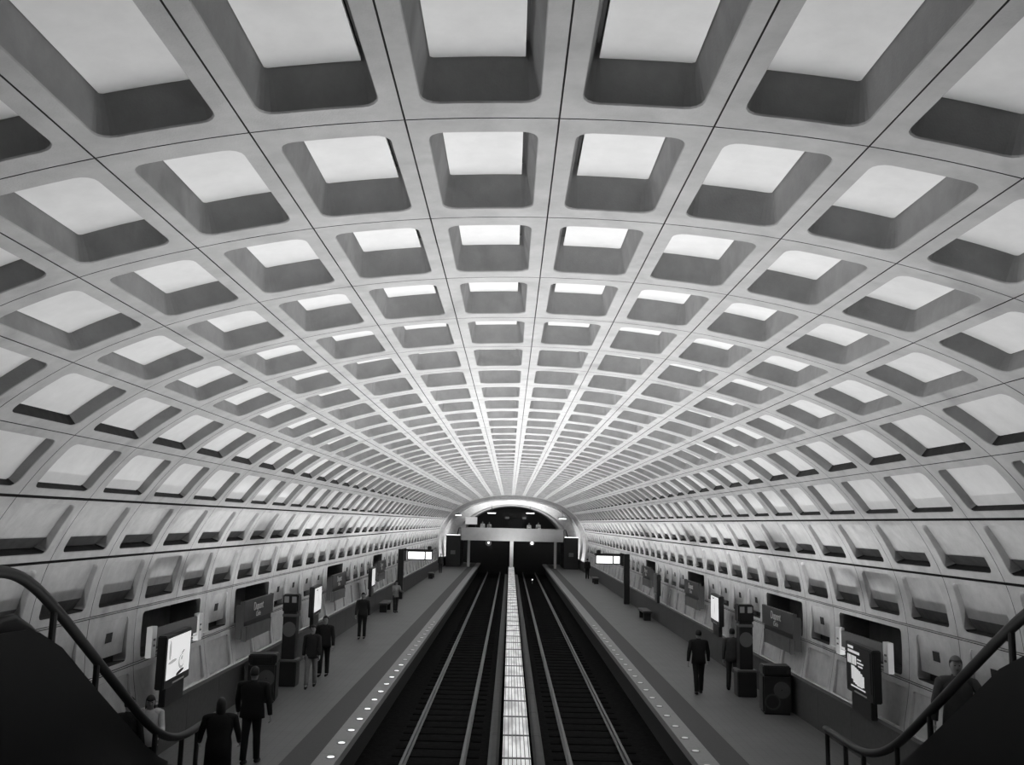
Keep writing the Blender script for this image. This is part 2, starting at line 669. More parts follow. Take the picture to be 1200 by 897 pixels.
for s in (-1, 1):
    for i in range(100):
        y = 15 + i * 0.85
        if first is None:
            first = base.build('track_tie', M['tie'], loc=(s * 2.04, y, -1.183))
            o = first
        else:
            o = first.copy()
            C.objects.link(o)
            o.location = (s * 2.04, y, -1.183)
        tag(o, 'dark concrete tie block under the rails of the %s track' % ('left' if s < 0 else 'right'), 'track tie',
            'tie blocks of the %s track' % ('left' if s < 0 else 'right'))
for s, x in ((-1, -0.56), (1, 0.52)):
    nm = 'left' if s < 0 else 'right'
    t = thing('third_rail', 'grey covered third rail running between the %s track and the bright centre strip' % nm, 'third rail', (x, 0, -1.16))
    mb = MB()
    y = YA
    while y < 100:
        mb.prism([(-.13, .36), (.13, .36), (.13, .39), (.06, .42), (-.06, .42), (-.13, .39)], 'y', y + .01, y + 2.99)
        y += 3
    mb.build('cover_board', M['cover'], t)
    MB().prism([(-.05, .18), (.05, .18), (.05, .29), (-.05, .29)], 'y', YA, 100).build('power_rail', M['steel'], t)
    for i in range(28):
        MB().prism([(-.06, 0), (.06, 0), (.03, .37), (-.03, .37)], 'y', 14 + i * 3 - .04, 14 + i * 3 + .04).build('bracket', M['mgrey'], t)

# centre light strip between the tracks
def strip_mat():
    m = mat('strip_diffuser', 0.8, 0.5, emit=0.5)
    nt = m.node_tree
    b = nt.nodes['Principled BSDF']
    b.inputs['Base Color'].default_value = (0.45, 0.45, 0.45, 1)
    tc = nt.nodes['Texture Coordinate']
    mp = nt.nodes.new('ShaderNodeMapping')
    mp.inputs['Scale'].default_value = (2.4, 0.49, 1)
    nt.links.new(tc.outputs['Object'], mp.inputs['Vector'])
    n = nt.nodes.new('ShaderNodeTexNoise')
    n.inputs['Scale'].default_value = 1.6
    n.inputs['Detail'].default_value = 3
    nt.links.new(mp.outputs[0], n.inputs['Vector'])
    r = nt.nodes.new('ShaderNodeMapRange')
    r.inputs['From Min'].default_value = 0.3
    r.inputs['From Max'].default_value = 0.7
    r.inputs['To Min'].default_value = 0.12
    r.inputs['To Max'].default_value = 0.62
    nt.links.new(n.outputs['Fac'], r.inputs['Value'])
    nt.links.new(r.outputs[0], b.inputs['Emission Strength'])
    return m


M['strip'] = strip_mat()
t = thing('track_light_strip', 'long bright ribbed light strip running between the two tracks', 'light strip', (STRIP_X, 0, 0))
mb = MB()
mb.box(-0.25, 0.25, YA + 0.3, 100, -1.16, STRIP_Z - 0.06)
mb.build('housing', M['tunnel'], t)
mb = MB()
y = 5.35
while y < 100:
    mb.box(-0.285, 0.285, y, min(y + 2.0, 100), STRIP_Z - 0.06, STRIP_Z, 0)
    y += 2.0
mb.build('diffuser', M['strip'], t)
mb = MB()
for i in range(-3, 4):
    mb.box(i * 0.085 - 0.008, i * 0.085 + 0.008, 5.35, 100, STRIP_Z, STRIP_Z + 0.018)
y = 5.35
while y < 100:
    mb.box(-0.29, 0.29, y - 0.03, y + 0.03, STRIP_Z, STRIP_Z + 0.022)
    y += 2.0
mb.build('grille', M['mgrey'], t)
tag(MB().box(-0.24, 0.14, 100.3, 108.5, -1.16, 2.79).build('wall_pier', M['panel']), kind='structure')

# platform edge lights
lp = None
for s in (-1, 1):
    for i in range(24):
        y = 16.9 + i * 1.2
        on = s < 0 and i < 13
        if lp is None:
            lp = thing('platform_edge_light', '', 'edge light', (s * 3.78, y, 0.006))
            MB().lathe([(0.105, 0), (0.10, 0.008), (0.08, 0.010)], 20).build('bezel', M['mgrey'], lp)
            ln = MB().lathe([(0.075, 0.008), (0.07, 0.016), (0.03, 0.020)], 20).build('lens', M['dot'], lp)
            o = lp
        else:
            o = copy_tree(lp, loc=(s * 3.78, y, 0.006))
        if s < 0 and on:
            tag(o, 'glowing round light set in the granite edge of the left platform', 'edge light', 'lit edge lights on the left platform')
        else:
            nm = 'left' if s < 0 else 'right'
            tag(o, 'dim round light set in the granite edge of the %s platform' % nm, 'edge light', 'dim edge lights on the %s platform' % nm)
            for ch in o.children:
                if ch.name.startswith('lens'):
                    ch.data = ch.data.copy()
                    ch.data.materials[0] = M['dot_off']

# ------------------------------------------------------------------ wall fittings
PLACE = ('nearest the camera', 'middle of the three', 'farthest of the three')


def side_word(s):
    return 'left' if s < 0 else 'right'


def rot_in(s):
    """z rotation turning a local -Y front towards the tracks from side s"""
    return math.pi / 2 if s < 0 else -math.pi / 2


def name_sign(s, y, n):
    # local: x along the wall, -y faces the tracks
    t = thing('station_name_sign', 'dark station name board over a grey map board, %s wall, %s' % (side_word(s), n),
              'sign', (s * 7.46, y, 0), rot_in(s), 'station name boards on the vault walls')
    MB().box(-1.5, 1.5, -0.05, 0.05, 1.92, 2.46).build('name_board', M['board'], t, bevel=0.008)
    e = 0.35 * (-1 if s < 0 else 1) * -1
    e = -0.1 if s < 0 else -0.1
    text_mesh('lettering', 'Dupont', 0.32, M['white'], t, (e, -0.058, 2.25), (math.pi / 2, 0, 0))
    text_mesh('lettering', 'Circle', 0.19, M['white'], t, (e, -0.058, 2.03), (math.pi / 2, 0, 0))
    b = MB().box(-1.25, 1.25, -0.07, 0.03, 1.40, 1.78).build('map_board', M['map'], t, bevel=0.008)
    tag(b, 'grey map board')
    MB().box(-1.42, 1.42, -0.03, 0.06, 1.79, 1.91).build('crossbar', M['rail_black'], t)
    for x in (-1.515, 1.515):
        MB().box(x - 0.012, x + 0.012, -0.055, 0.055, 1.91, 2.47).build('end_cap', M['rail_black'], t)
    for x in (-1.275, 1.275):
        MB().box(x - 0.025, x + 0.025, -0.075, 0.05, 1.39, 1.79).build('end_cap', M['rail_black'], t)
    for x in (-1.3, 1.3):
        MB().box(x - 0.04, x + 0.04, 0.05, 0.22, 1.45, 2.35).build('bracket', M['rail_black'], t)


for s in (-1, 1):
    for y, n in ((26.9, PLACE[0]), (39.4, PLACE[1]), (52.3, PLACE[2])):
        name_sign(s, y, n)

POSTX = {-1: (-1.85, 1.0), 1: (-1.1, 1.7)}
# sign frame with two white posts in the first bay
for s in (-1, 1):
    t = thing('blank_sign_frame', 'blank grey sign board between two white posts in the dark bay of the %s wall' % side_word(s),
              'sign frame', (s * 7.62, 21.3, 0), rot_in(s), 'blank sign frames in the first dark bays')
    for x in POSTX[s]:
        MB().box(x - 0.13, x + 0.13, -0.06, 0.06, 1.84, 2.46).build('post', M['white'], t, bevel=0.006)
        for z in (2.08, 2.2):
            MB().box(x - 0.05, x + 0.05, -0.07, -0.055, z - 0.02, z + 0.02).build('bolt', M['mgrey'], t)
    MB().box(POSTX[s][0] + 0.1, POSTX[s][1] - 0.1, -0.02, 0.05, 2.03, 2.40).build('board', M['mgrey'], t, bevel=0.006)
    MB().tube([(-1.7, -0.02, 1.97), (1.7, -0.02, 1.97)], 0.012, 6).build('rod', M['lgrey'], t)


# lit poster boxes on the parapet
def poster_box(s, y, label, style):
    t = thing('poster_box', label, 'poster box', (s * 7.18, y, 0.96), rot_in(s) + s * math.radians(-3),
              'poster boxes standing on the parapets')
    W, z0, z1, D = 0.86, 0.36, 1.40, 0.09
    fr = MB()
    fr.box(-W, W, -D, D, z0, z1)
    fr.build('cabinet', M['dark_paint'], t, bevel=0.02)
    MB().box(-0.62, 0.62, -D * 0.7, D * 0.7, 0.0, z0 - 0.001).build('plinth', M['dark_paint'], t, bevel=0.01)
    px0, px1, pz0, pz1 = -W + 0.10, W - 0.10, z0 + 0.17, z1 - 0.07
    m = {'figure': M['ad_glow'], 'text': M['ad_dark'], 'plain': M['ad_glow'], 'off': M['mgrey']}[style]
    po = MB().box(px0, px1, -D - 0.012, -D + 0.001, pz0, pz1).build('poster', m, t)
    MB().box(-0.30, 0.45, -D - 0.010, -D + 0.001, z0 + 0.045, z0 + 0.075).build('label_plate', M['lgrey'], t)
    yf = -D - 0.0125

    def blob(cx, cz, rx, rz, m_, a=0.0, n=18):
        b = MB()
        ids = []
        for yy in (yf, yf - 0.003):
            ids.append(b.verts([(cx + rx * math.cos(q) * math.cos(a) - rz * math.sin(q) * math.sin(a), yy,
                                 cz + rx * math.cos(q) * math.sin(a) + rz * math.sin(q) * math.cos(a)) for q in [2 * math.pi * i / n for i in range(n)]]))
        b.bridge(ids[0], ids[1])
        b.face(ids[1])
        b.build('print', m_, po)
    if style == 'figure':
        blob(0.18, 0.78, 0.20, 0.15, M['ad_grey'])
        yf -= 0.0035
        blob(0.20, 0.80, 0.15, 0.11, M['ad_glow'])
        yf -= 0.0035
        blob(0.18, 0.85, 0.07, 0.04, M['ad_grey'], 0.3)
        blob(0.10, 0.585, 0.26, 0.035, M['ad_dark'], 0.12)
        blob(-0.45, 0.86, 0.28, 0.035, M['ad_grey'], 0.05)
        blob(0.24, 0.97, 0.10, 0.014, M['ad_dark'], 0.3)
        blob(-0.64, 1.1, 0.07, 0.20, M['ad_grey'])
    elif style == 'plain':
        blob(0.05, 0.95, 0.05, 0.26, M['ad_grey'])
        blob(-0.25, 1.26, 0.22, 0.02, M['ad_dark'])
    elif style == 'text':
        def bar(x0, x1, za, zb):
            MB().box(x0, x1, yf - 0.003, yf, za, zb).build('print', M['ad_text'], po)
        bar(-0.66, -0.30, 1.29, 1.34)
        bar(-0.66, 0.10, 1.20, 1.255)
        for i, x in enumerate((-0.70, -0.58, -0.44, -0.34, -0.22)):
            bar(x, x + (0.085, 0.10, 0.07, 0.095, 0.10)[i], 0.97, 1.15)
        bar(-0.05, 0.20, 1.09, 1.115)
        bar(-0.08, 0.34, 1.02, 1.05)
        bar(0.0, 0.28, 0.955, 0.985)
        for i, (x, za, zb) in enumerate(((-0.46, .66, .94), (-0.34, .60, .94), (-0.22, .58, .92), (-0.10, .56, .90), (0.02, .56, .88), (0.14, .56, .84), (0.25, .58, .80))):
            bar(x, x + 0.108, za, zb)
        bar(-0.50, 0.42, 0.505, 0.535)
    return t


for s in (-1, 1):
    poster_box(s, 19.6 if s < 0 else 19.85, ('lit poster box with a pale picture, nearest one on the left parapet' if s < 0 else
                          'black poster box with glowing white lettering, nearest one on the right parapet'), 'figure' if s < 0 else 'text')
    poster_box(s, 33.5, 'plain white glowing poster box on the %s parapet, second from the camera' % side_word(s), 'plain')
    poster_box(s, 47.0, ('white glowing poster box on the left parapet, third from the camera' if s < 0 else
                         'unlit grey poster box on the right parapet, third from the camera'), 'plain' if s < 0 else 'off')

# station pylons with two small displays
for s in (-1, 1):
    t = thing('station_pylon', 'dark square platform pylon with two small displays and a grey ring, %s platform' % side_word(s), 'pylon',
              (s * 6.55, 27.2, 0), 0, 'square station pylons')
    MB().box(-0.19, 0.19, -0.19, 0.19, 0.72, 2.06).build('column', M['dark_paint'], t, bevel=0.015)
    MB().box(-0.22, 0.22, -0.22, 0.22, 2.06, 2.56).build('head', M['dark_paint'], t, bevel=0.03)
    for x in (-0.11, 0.11):
        MB().box(x - 0.065, x + 0.065, -0.228, -0.21, 2.33, 2.50).build('display', M['lens'], t)
    MB().box(-0.205, 0.205, -0.205, 0.205, 1.93, 2.01).build('ring_band', M['mgrey'], t)
    b = MB()
    A = b.verts([(0.19 * math.cos(q), -0.20, 1.58 + 0.21 * math.sin(q)) for q in [2 * math.pi * i / 28 for i in range(28)]])
    B = b.verts([(0.19 * math.cos(q), -0.18, 1.58 + 0.21 * math.sin(q)) for q in [2 * math.pi * i / 28 for i in range(28)]])
    b.bridge(A, B)
    b.face(A)
    b.build('round_emblem', M['mgrey'], t)
    MB().box(-0.27, 0.27, -0.25, 0.25, 0.0, 0.70).build('base', M['dark_paint'], t, bevel=0.02)
    MB().box(-0.28, 0.28, -0.26, 0.26, 0.69, 0.75).build('base_cap', M['mgrey'], t, bevel=0.01)

# bins
for s in (-1, 1):
    t = thing('recycling_bin', 'large black bin with two round grey emblems standing on the %s platform' % side_word(s), 'bin',
              (6.75 if s > 0 else -6.66, 24.9, 0), s * math.radians(-6), 'large black platform bins')
    MB().box(-0.36, 0.36, -0.34, 0.34, 0.03, 0.98).build('body', M['dark_paint'], t, bevel=0.04)
    MB().prism([(-0.34, 0.98), (0.34, 0.98), (0.34, 1.12), (0.18, 1.22), (-0.34, 1.22)], 'x', -0.36, 0.36).build('hood', M['dark_paint'], t, bevel=0.03)
    MB().box(-0.24, 0.24, -0.352, -0.335, 1.02, 1.14).build('opening', M['black'], t)
    MB().box(-0.32, 0.32, -0.30, 0.30, 0.0, 0.03).build('foot', M['black'], t)
    for (cx, cz, r, mm, fill) in ((0.12, 0.62, 0.21, 'mgrey', True), (-0.12, 0.32, 0.20, 'mgrey', False)):
        b = MB()
        q = [2 * math.pi * i / 28 for i in range(28)]
        r2 = 0.02 if fill else r - 0.04
        loops = []
        for (rr_, yy) in ((r, -0.34), (r, -0.352), (r2, -0.352), (r2, -0.34)):
            loops.append(b.verts([(cx + rr_ * math.cos(a), yy, cz + rr_ * math.sin(a)) for a in q]))
        for i in range(3):
            b.bridge(loops[i], loops[i + 1])
        b.build('emblem', M['board'] if fill else M['cover'], t)

# next-train displays on posts
for s, num in ((-1, '2'), (1, '1')):
    t = thing('train_display', 'lit next-train display on a black post arm over the %s platform' % side_word(s), 'display',
              (s * 6.90, 57.0, 0), 0, 'lit next-train displays')
    MB().box(-0.17, 0.17, -0.17, 0.17, 0, 3.0).build('post', M['dark_paint'], t, bevel=0.02)
    x0, x1 = sorted((-s * 0.1, -s * 1.95))
    MB().box(x0, x1, -0.09, 0.09, 2.90, 3.0).build('arm', M['dark_paint'], t, bevel=0.01)
    cx = -s * 1.15
    MB().box(cx - 0.76, cx + 0.76, -0.10, 0.10, 2.36, 2.90).build('housing', M['dark_paint'], t, bevel=0.01)
    MB().box(-s * 1.72 - .12, -s * 1.72 + .12, -0.08, 0.08, 3.0, 3.2).build('loudspeaker', M['dark_paint'], t, bevel=0.02)
    MB().box(cx - 0.71, cx + 0.28, -0.112, -0.095, 2.42, 2.85).build('lit_panel', M['glow'], t)
    MB().box(cx + 0.36, cx + 0.71, -0.112, -0.095, 2.42, 2.85).build('lit_panel', M['glow'], t)
    text_mesh('track_number', num, 0.26, M['black'], t, (cx + 0.40, -0.118, 2.60), (math.pi / 2, 0, 0))

# granite benches by the parapets
for s, y, lb in ((-1, 49.4, 'nearer'), (1, 48.3, 'nearer'), (-1, 78.0, 'farther'), (1, 76.0, 'farther')):
    t = thing('platform_bench', 'low dark granite bench at the foot of the %s parapet, the %s one' % (side_word(s), lb), 'bench', (s * 6.75, y, 0))
    MB().box(-0.24, 0.24, -1.0, 1.0, 0.38, 0.48).build('seat', M['board'], t, bevel=0.02)
    for q in (-0.75, 0.75):
        MB().box(-0.18, 0.18, q - 0.1, q + 0.1, 0.0, 0.38).build('leg', M['dark_paint'], t, bevel=0.01)

# ------------------------------------------------------------------ far mezzanine bridge
YBR = 98.0
t = thing('bridge_parapet', 'pale concrete parapet of the mezzanine bridge crossing the tracks at the far end', 'parapet', (0, YBR, 0))
tag(MB().box(-5.4, 5.35, YBR + 0.26, YBR + 9, 2.80, 3.10).build('floor_bridge', M['bridge']), kind='structure')
MB().box(-5.4, 5.35, 0.0, 0.25, 2.80, 4.06).build('parapet_wall', M['bridge'], t)
MB().box(-5.5, 5.45, -0.06, 0.31, 4.06, 4.14).build('coping', M['bridge'], t)
for x in (-4.62, 4.6):
    tag(MB().box(x - 0.13, x + 0.13, YBR + 1.0, YBR + 1.3, 0.0, 2.8).build('bridge_column', M['bridge']),
        'slim concrete column holding the %s end of the mezzanine bridge' % side_word(x), 'column', 'bridge columns')
for s in (-1, 1):
    t = thing('escalator_enclosure', 'tall dark escalator enclosure beside the far bridge on the %s platform' % side_word(s), 'enclosure', (s * 6.25, 99.5, 0))
    MB().box(-0.75, 0.75, -1.2, 6.5, 0.0, 3.35).build('cladding', M['dark_paint'], t, bevel=0.03)
    MB().box(-0.72, 0.72, -1.24, -1.16, 3.28, 3.36).build('light_bar', M['glow'], t)
    MB().box(-0.25, 0.25, -1.23, -1.19, 1.3, 1.7).build('notice', M['mgrey'], t)
    MB().tube([(-s * 0.4, -1.3, 3.35), (-s * 0.55, -1.25, 3.9), (-s * 0.55, -0.6, 4.05), (-s * 0.55, 3, 4.05)], 0.06, 8).build('handrail', M['rail_black'], t)
lamp = None
for x, z in ((-2.52, 2.55), (2.1, 2.6)):
    t = thing('bridge_lamp', 'round glowing lamp hanging under the far bridge over the %s track' % side_word(x), 'lamp', (x, YBR + 0.75, z))
    b = MB()
    q = [2 * math.pi * i / 24 for i in range(24)]
    R1 = 0.32 if x < 0 else 0.26
    A = b.verts([(R1 * math.cos(a), 0, R1 * math.sin(a)) for a in q])
    B = b.verts([(R1 * math.cos(a), 0.2, R1 * math.sin(a)) for a in q])
    b.bridge(A, B)
    b.face(A)
    b.face(B)
    b.build('shade', M['mgrey'], t)
    r = 0.09 if x < 0 else 0.14
    b = MB()
    A = b.verts([(r * math.cos(a), -0.02, r * math.sin(a) + 0.02) for a in q])
    B = b.verts([(r * 0.5 * math.cos(a), -0.06, r * 0.5 * math.sin(a) + 0.02) for a in q])
    b.bridge(A, B)
    b.face(B)
    b.build('bulb', M['tube'], t)
    MB().tube([(0, 0.1, R1 - 0.02), (0, 0.1, 2.8 - z)], 0.03, 8).build('stem', M['mgrey'], t)
t = thing('lamp_reflection_dot', 'tiny glowing dot for a lamp reflection low beside the right track near the bridge', 'reflection dot', (2.04, 92.0, -1.16))  # lamp reflection by the track, modelled as a glowing dot on a stem
MB().tube([(0, 0, 0), (0, 0, 0.35)], 0.03, 8).build('stem', M['mgrey'], t)
MB().box(-0.05, 0.05, -0.05, 0.05, 0.35, 0.44).build('lens', M['tube'], t, bevel=0.02)

# added uplights on the deck brighten the arch; foot lamps beside the enclosures
for x in (-3.0, 0.0, 3.0):
    t = thing('added_uplight', 'added slim dark uplight trough, unseen behind the far bridge parapet, brightening the arch', 'uplight', (x, YBR + 8.2, 3.10), 0, 'added uplights on the far mezzanine deck')
    MB().box(-0.8, 0.8, -0.12, 0.12, 0.0, 0.3).build('housing', M['dark_paint'], t, bevel=0.01)
    area('deck_fill', (x, YBR + 8.2, 3.43), 1.4, 0.18, 330, rot=(math.pi - math.radians(18), 0, 0), spread=120)
for s in (-1, 1):
    area('arch_foot_lamp', (s * 7.47, 103.0, -0.6), 0.15, 8.0, 260, rot=(math.pi, 0, 0), spread=150)

# mezzanine hall seen over the parapet
t = thing('attendant_kiosk', 'dark attendant kiosk standing in the middle of the far mezzanine', 'kiosk', (0.35, 105.0, 3.10))
MB().box(-0.9, 0.9, -0.8, 0.8, 0, 1.0).build('counter', M['mgrey'], t, bevel=0.02)
MB().box(-0.85, 0.85, -0.75, 0.75, 1.0, 2.15).build('glazing', M['dark_paint'], t, bevel=0.02)
MB().box(-1.35, 1.35, -1.0, 1.0, 2.15, 2.75).build('roof_fascia', M['bay'], t, bevel=0.02)
for x in (-0.95, 0.95):
    MB().box(x - 0.2, x + 0.2, -1.04, -0.99, 2.05, 2.28).build('lamp', M['lens'], t)
for x0, y, z, L, a, lb in ((-2.35, 103, 5.75, 0.8, -0.6, 'left of the kiosk'), (1.95, 103, 5.82, 0.8, 0.7, 'right of the kiosk'),
                           (-6.1, 104, 5.45, 0.6, -0.2, 'at the far left of the mezzanine'), (5.6, 104, 5.30, 0.7, 0.5, 'at the far right of the mezzanine')):
    t = thing('ceiling_light', 'short glowing ceiling tube %s on the far mezzanine' % lb, 'ceiling light', (x0, y, z), a)
    MB().box(-L / 2, L / 2, -0.25, 0.25, -0.06, 0.02).build('tube', M['tube'], t, bevel=0.02)
    MB().box(-L / 2 - 0.04, L / 2 + 0.04, -0.3, 0.3, 0.02, 0.12).build('housing', M['mgrey'], t)
    MB().tube([(0, 0, 0.12), (0, 0, 0.9)], 0.02, 6).build('hanger', M['mgrey'], t)
t = thing('lit_notice_board', 'pale lit notice board at the left end of the far mezzanine', 'notice board', (-4.62, 103.5, 3.10))
MB().box(-0.66, 0.66, -0.05, 0.05, 1.35, 2.15).build('panel', M['ad_text'], t)
for x in (-0.5, 0.5):
    MB().box(x - 0.04, x + 0.04, -0.04, 0.04, 0, 1.35).build('leg', M['mgrey'], t)
tag(MB().box(-7.4, 7.4, 109.0, 109.1, -1.15, 2.79).build('wall_under_bridge', M['tunnel']), kind='structure')

# ------------------------------------------------------------------ near mezzanine and the two stairs
mb = MB()
mb.box(-9, 9, -8, 3.0, 2.85, 3.10)
for s in (-1, 1):
    x0, x1 = sorted((s * 5.75, s * 7.35))
    mb.box(x0, x1, 3.0, 10.6, 2.85, 3.10)
tag(mb.build('floor_mezzanine', M['mezz']), kind='structure')
RAIL = [(6.5, 4.12), (9.6, 4.12), (10.2, 4.11), (10.55, 4.04), (10.95, 3.87), (11.6, 3.50), (14.55, 1.66), (15.2, 1.32),
        (15.75, 1.13), (16.2, 1.03), (16.7, 1.0), (18.2, 1.0)]
STEP0, STEPZ, RUN, NST = 10.6, 3.10, 0.268, 19
RISE = STEPZ / NST


def zl(path, y):
    for (a, za), (b, zb) in zip(path, path[1:]):
        if a <= y <= b:
            return za + (zb - za) * (y - a) / (b - a)
    return path[-1][1]


for s in (-1, 1):
    w_ = side_word(s)
    # stair
    t = thing('platform_stair', 'dark stair going down from the mezzanine to the %s platform' % w_, 'stair', (s * 6.55, 0, 0))
    b = MB()
    poly = [(STEP0, -0.0)]
    for i in range(NST):
        y = STEP0 + i * RUN
        z = STEPZ - (i + 1) * RISE
        poly += [(y, z + RISE), (y, z)] if i == 0 else [(y, z + RISE), (y, z)]
    poly += [(STEP0 + NST * RUN, 0.0)]
    pp = [(STEP0, 0.001)]
    for i in range(NST - 1):
        z = STEPZ - (i + 1) * RISE
        pp += [(STEP0 + i * RUN, z), (STEP0 + (i + 1) * RUN, z)]
    pp += [(STEP0 + (NST - 1) * RUN, 0.001)]
    b.prism(pp, 'x', -0.58, 0.58)
    b.build('steps', M['tread'], t)
    b = MB()
    for i in range(NST - 1):
        z = STEPZ - (i + 1) * RISE
        b.box(-0.57, 0.57, STEP0 + (i + 1) * RUN - 0.05, STEP0 + (i + 1) * RUN + 0.004, z, z + 0.006)
    b.build('nosings', M['cover'], t)
    for xx, nm in ((-s * 0.68, 'near'), (s * 0.64, 'far')):
        top = []
        ys = [10.05, 10.12, 10.3, 10.6, 10.95, 11.3, 11.6, 12.1, 12.7, 13.6, 14.55, 15.2, 15.75, 16.0, 16.15, 16.2]
        zs = []
        for y in ys:
            zz = min(zl(RAIL, y) - 0.46, 3.62)
            zs.append(zz)
        zs[0], zs[1], zs[2] = 3.12, 3.38, 3.55
        zs[-1], zs[-2] = 0.0, 0.40
        poly = list(zip(ys, zs)) + [(10.05, 0.0)]
        b = MB().prism(poly, 'x', xx - 0.05, xx + 0.05)
        b.build('balustrade', M['clad'], t)
        cp = MB()
        cp.tube([(xx, y, z) for y, z in list(zip(ys, zs))[1:-1]], 0.055, 8)
        cp.build('balustrade_cap', M['rail_black'], t, smooth=True)
    # guard rail on the track side
    g = thing('guard_rail', 'black tubular guard rail curving down beside the stair to the %s platform' % w_, 'railing', (s * 5.80, 0, 0))
    fine = []
    for q in range(79):
        y = RAIL[0][0] + 0.15 * q
        fine.append((y, zl(RAIL, y)))
    for _ in range(5):
        fine = [fine[0]] + [(q[0], (p[1] + 2 * q[1] + r[1]) / 4) for p, q, r in zip(fine, fine[1:], fine[2:])] + [fine[-1]]
    MB().tube([(0, y, z) for y, z in fine], 0.066, 12).build('handrail', M['rail_black'], g, smooth=True)
    for y in ((9.0, 11.42, 12.75, 15.1, 16.35, 17.15, 18.1) if s < 0 else (9.0, 11.38, 13.7, 14.9, 16.3, 17.15, 18.1)):
        z1 = zl(RAIL, y)
        z0 = 3.1 if y < 10.6 else 0.0
        MB().tube([(0, y, z0), (0, y, z1)], 0.042, 10).build('post', M['rail_black'], g)
    MB().prism([(3.2, 2.80), (3.2, 3.42), (10.3, 3.44), (10.7, 3.42), (11.0, 3.36), (11.6, 3.11), (12.7, 2.42), (14.55, 1.30), (15.2, 0.96), (15.6, 0.8), (15.6, 0.0), (3.2, 0.0)],
               'x', -s * 0.05 - 0.006, -s * 0.05 + 0.006).build('side_panel', M['clad'], g)

# ------------------------------------------------------------------ people
def skin(name, nodes, edges, material, parent, sub=1):
    """nodes: list of (pos, rx, ry); a continuous tapered surface grown along the edges"""
    me = bpy.data.meshes.new(name)
    me.from_pydata([n[0] for n in nodes], edges, [])
    o = bpy.data.objects.new(name, me)
    C.objects.link(o)
    o.modifiers.new('skin', 'SKIN')
    sm = o.modifiers.new('sub', 'SUBSURF')
    sm.levels = sub
    sm.render_levels = sub
    for i, n in enumerate(nodes):
        sv = me.skin_vertices[0].data[i]
        sv.radius = (n[1], n[2])
        sv.use_root = (i == 0)
    bpy.context.view_layer.update()
    m2 = bpy.data.meshes.new_from_object(o.evaluated_get(bpy.context.evaluated_depsgraph_get()))
    bpy.data.objects.remove(o)
    m2.materials.clear()
    m2.materials.append(material)
    m2.polygons.foreach_set('use_smooth', [True] * len(m2.polygons))
    r = bpy.data.objects.new(name, m2)
    C.objects.link(r)
    r.parent = parent
    return r


SKINS = {}


def cloth(v):
    k = round(v, 3)
    if k not in SKINS:
        SKINS[k] = mat('cloth_grey_%d' % int(v * 1000), v, 0.9, 0.12, 9, bump=0.1, bscale=40)
    return SKINS[k]


M['skin'] = mat('skin_tone', 0.26, 0.6, 0.05, 6)
M['hair_dark'] = mat('dark_hair', 0.012, 0.6, 0.2, 30)
M['hair_grey'] = mat('grey_hair', 0.12, 0.7, 0.2, 30)


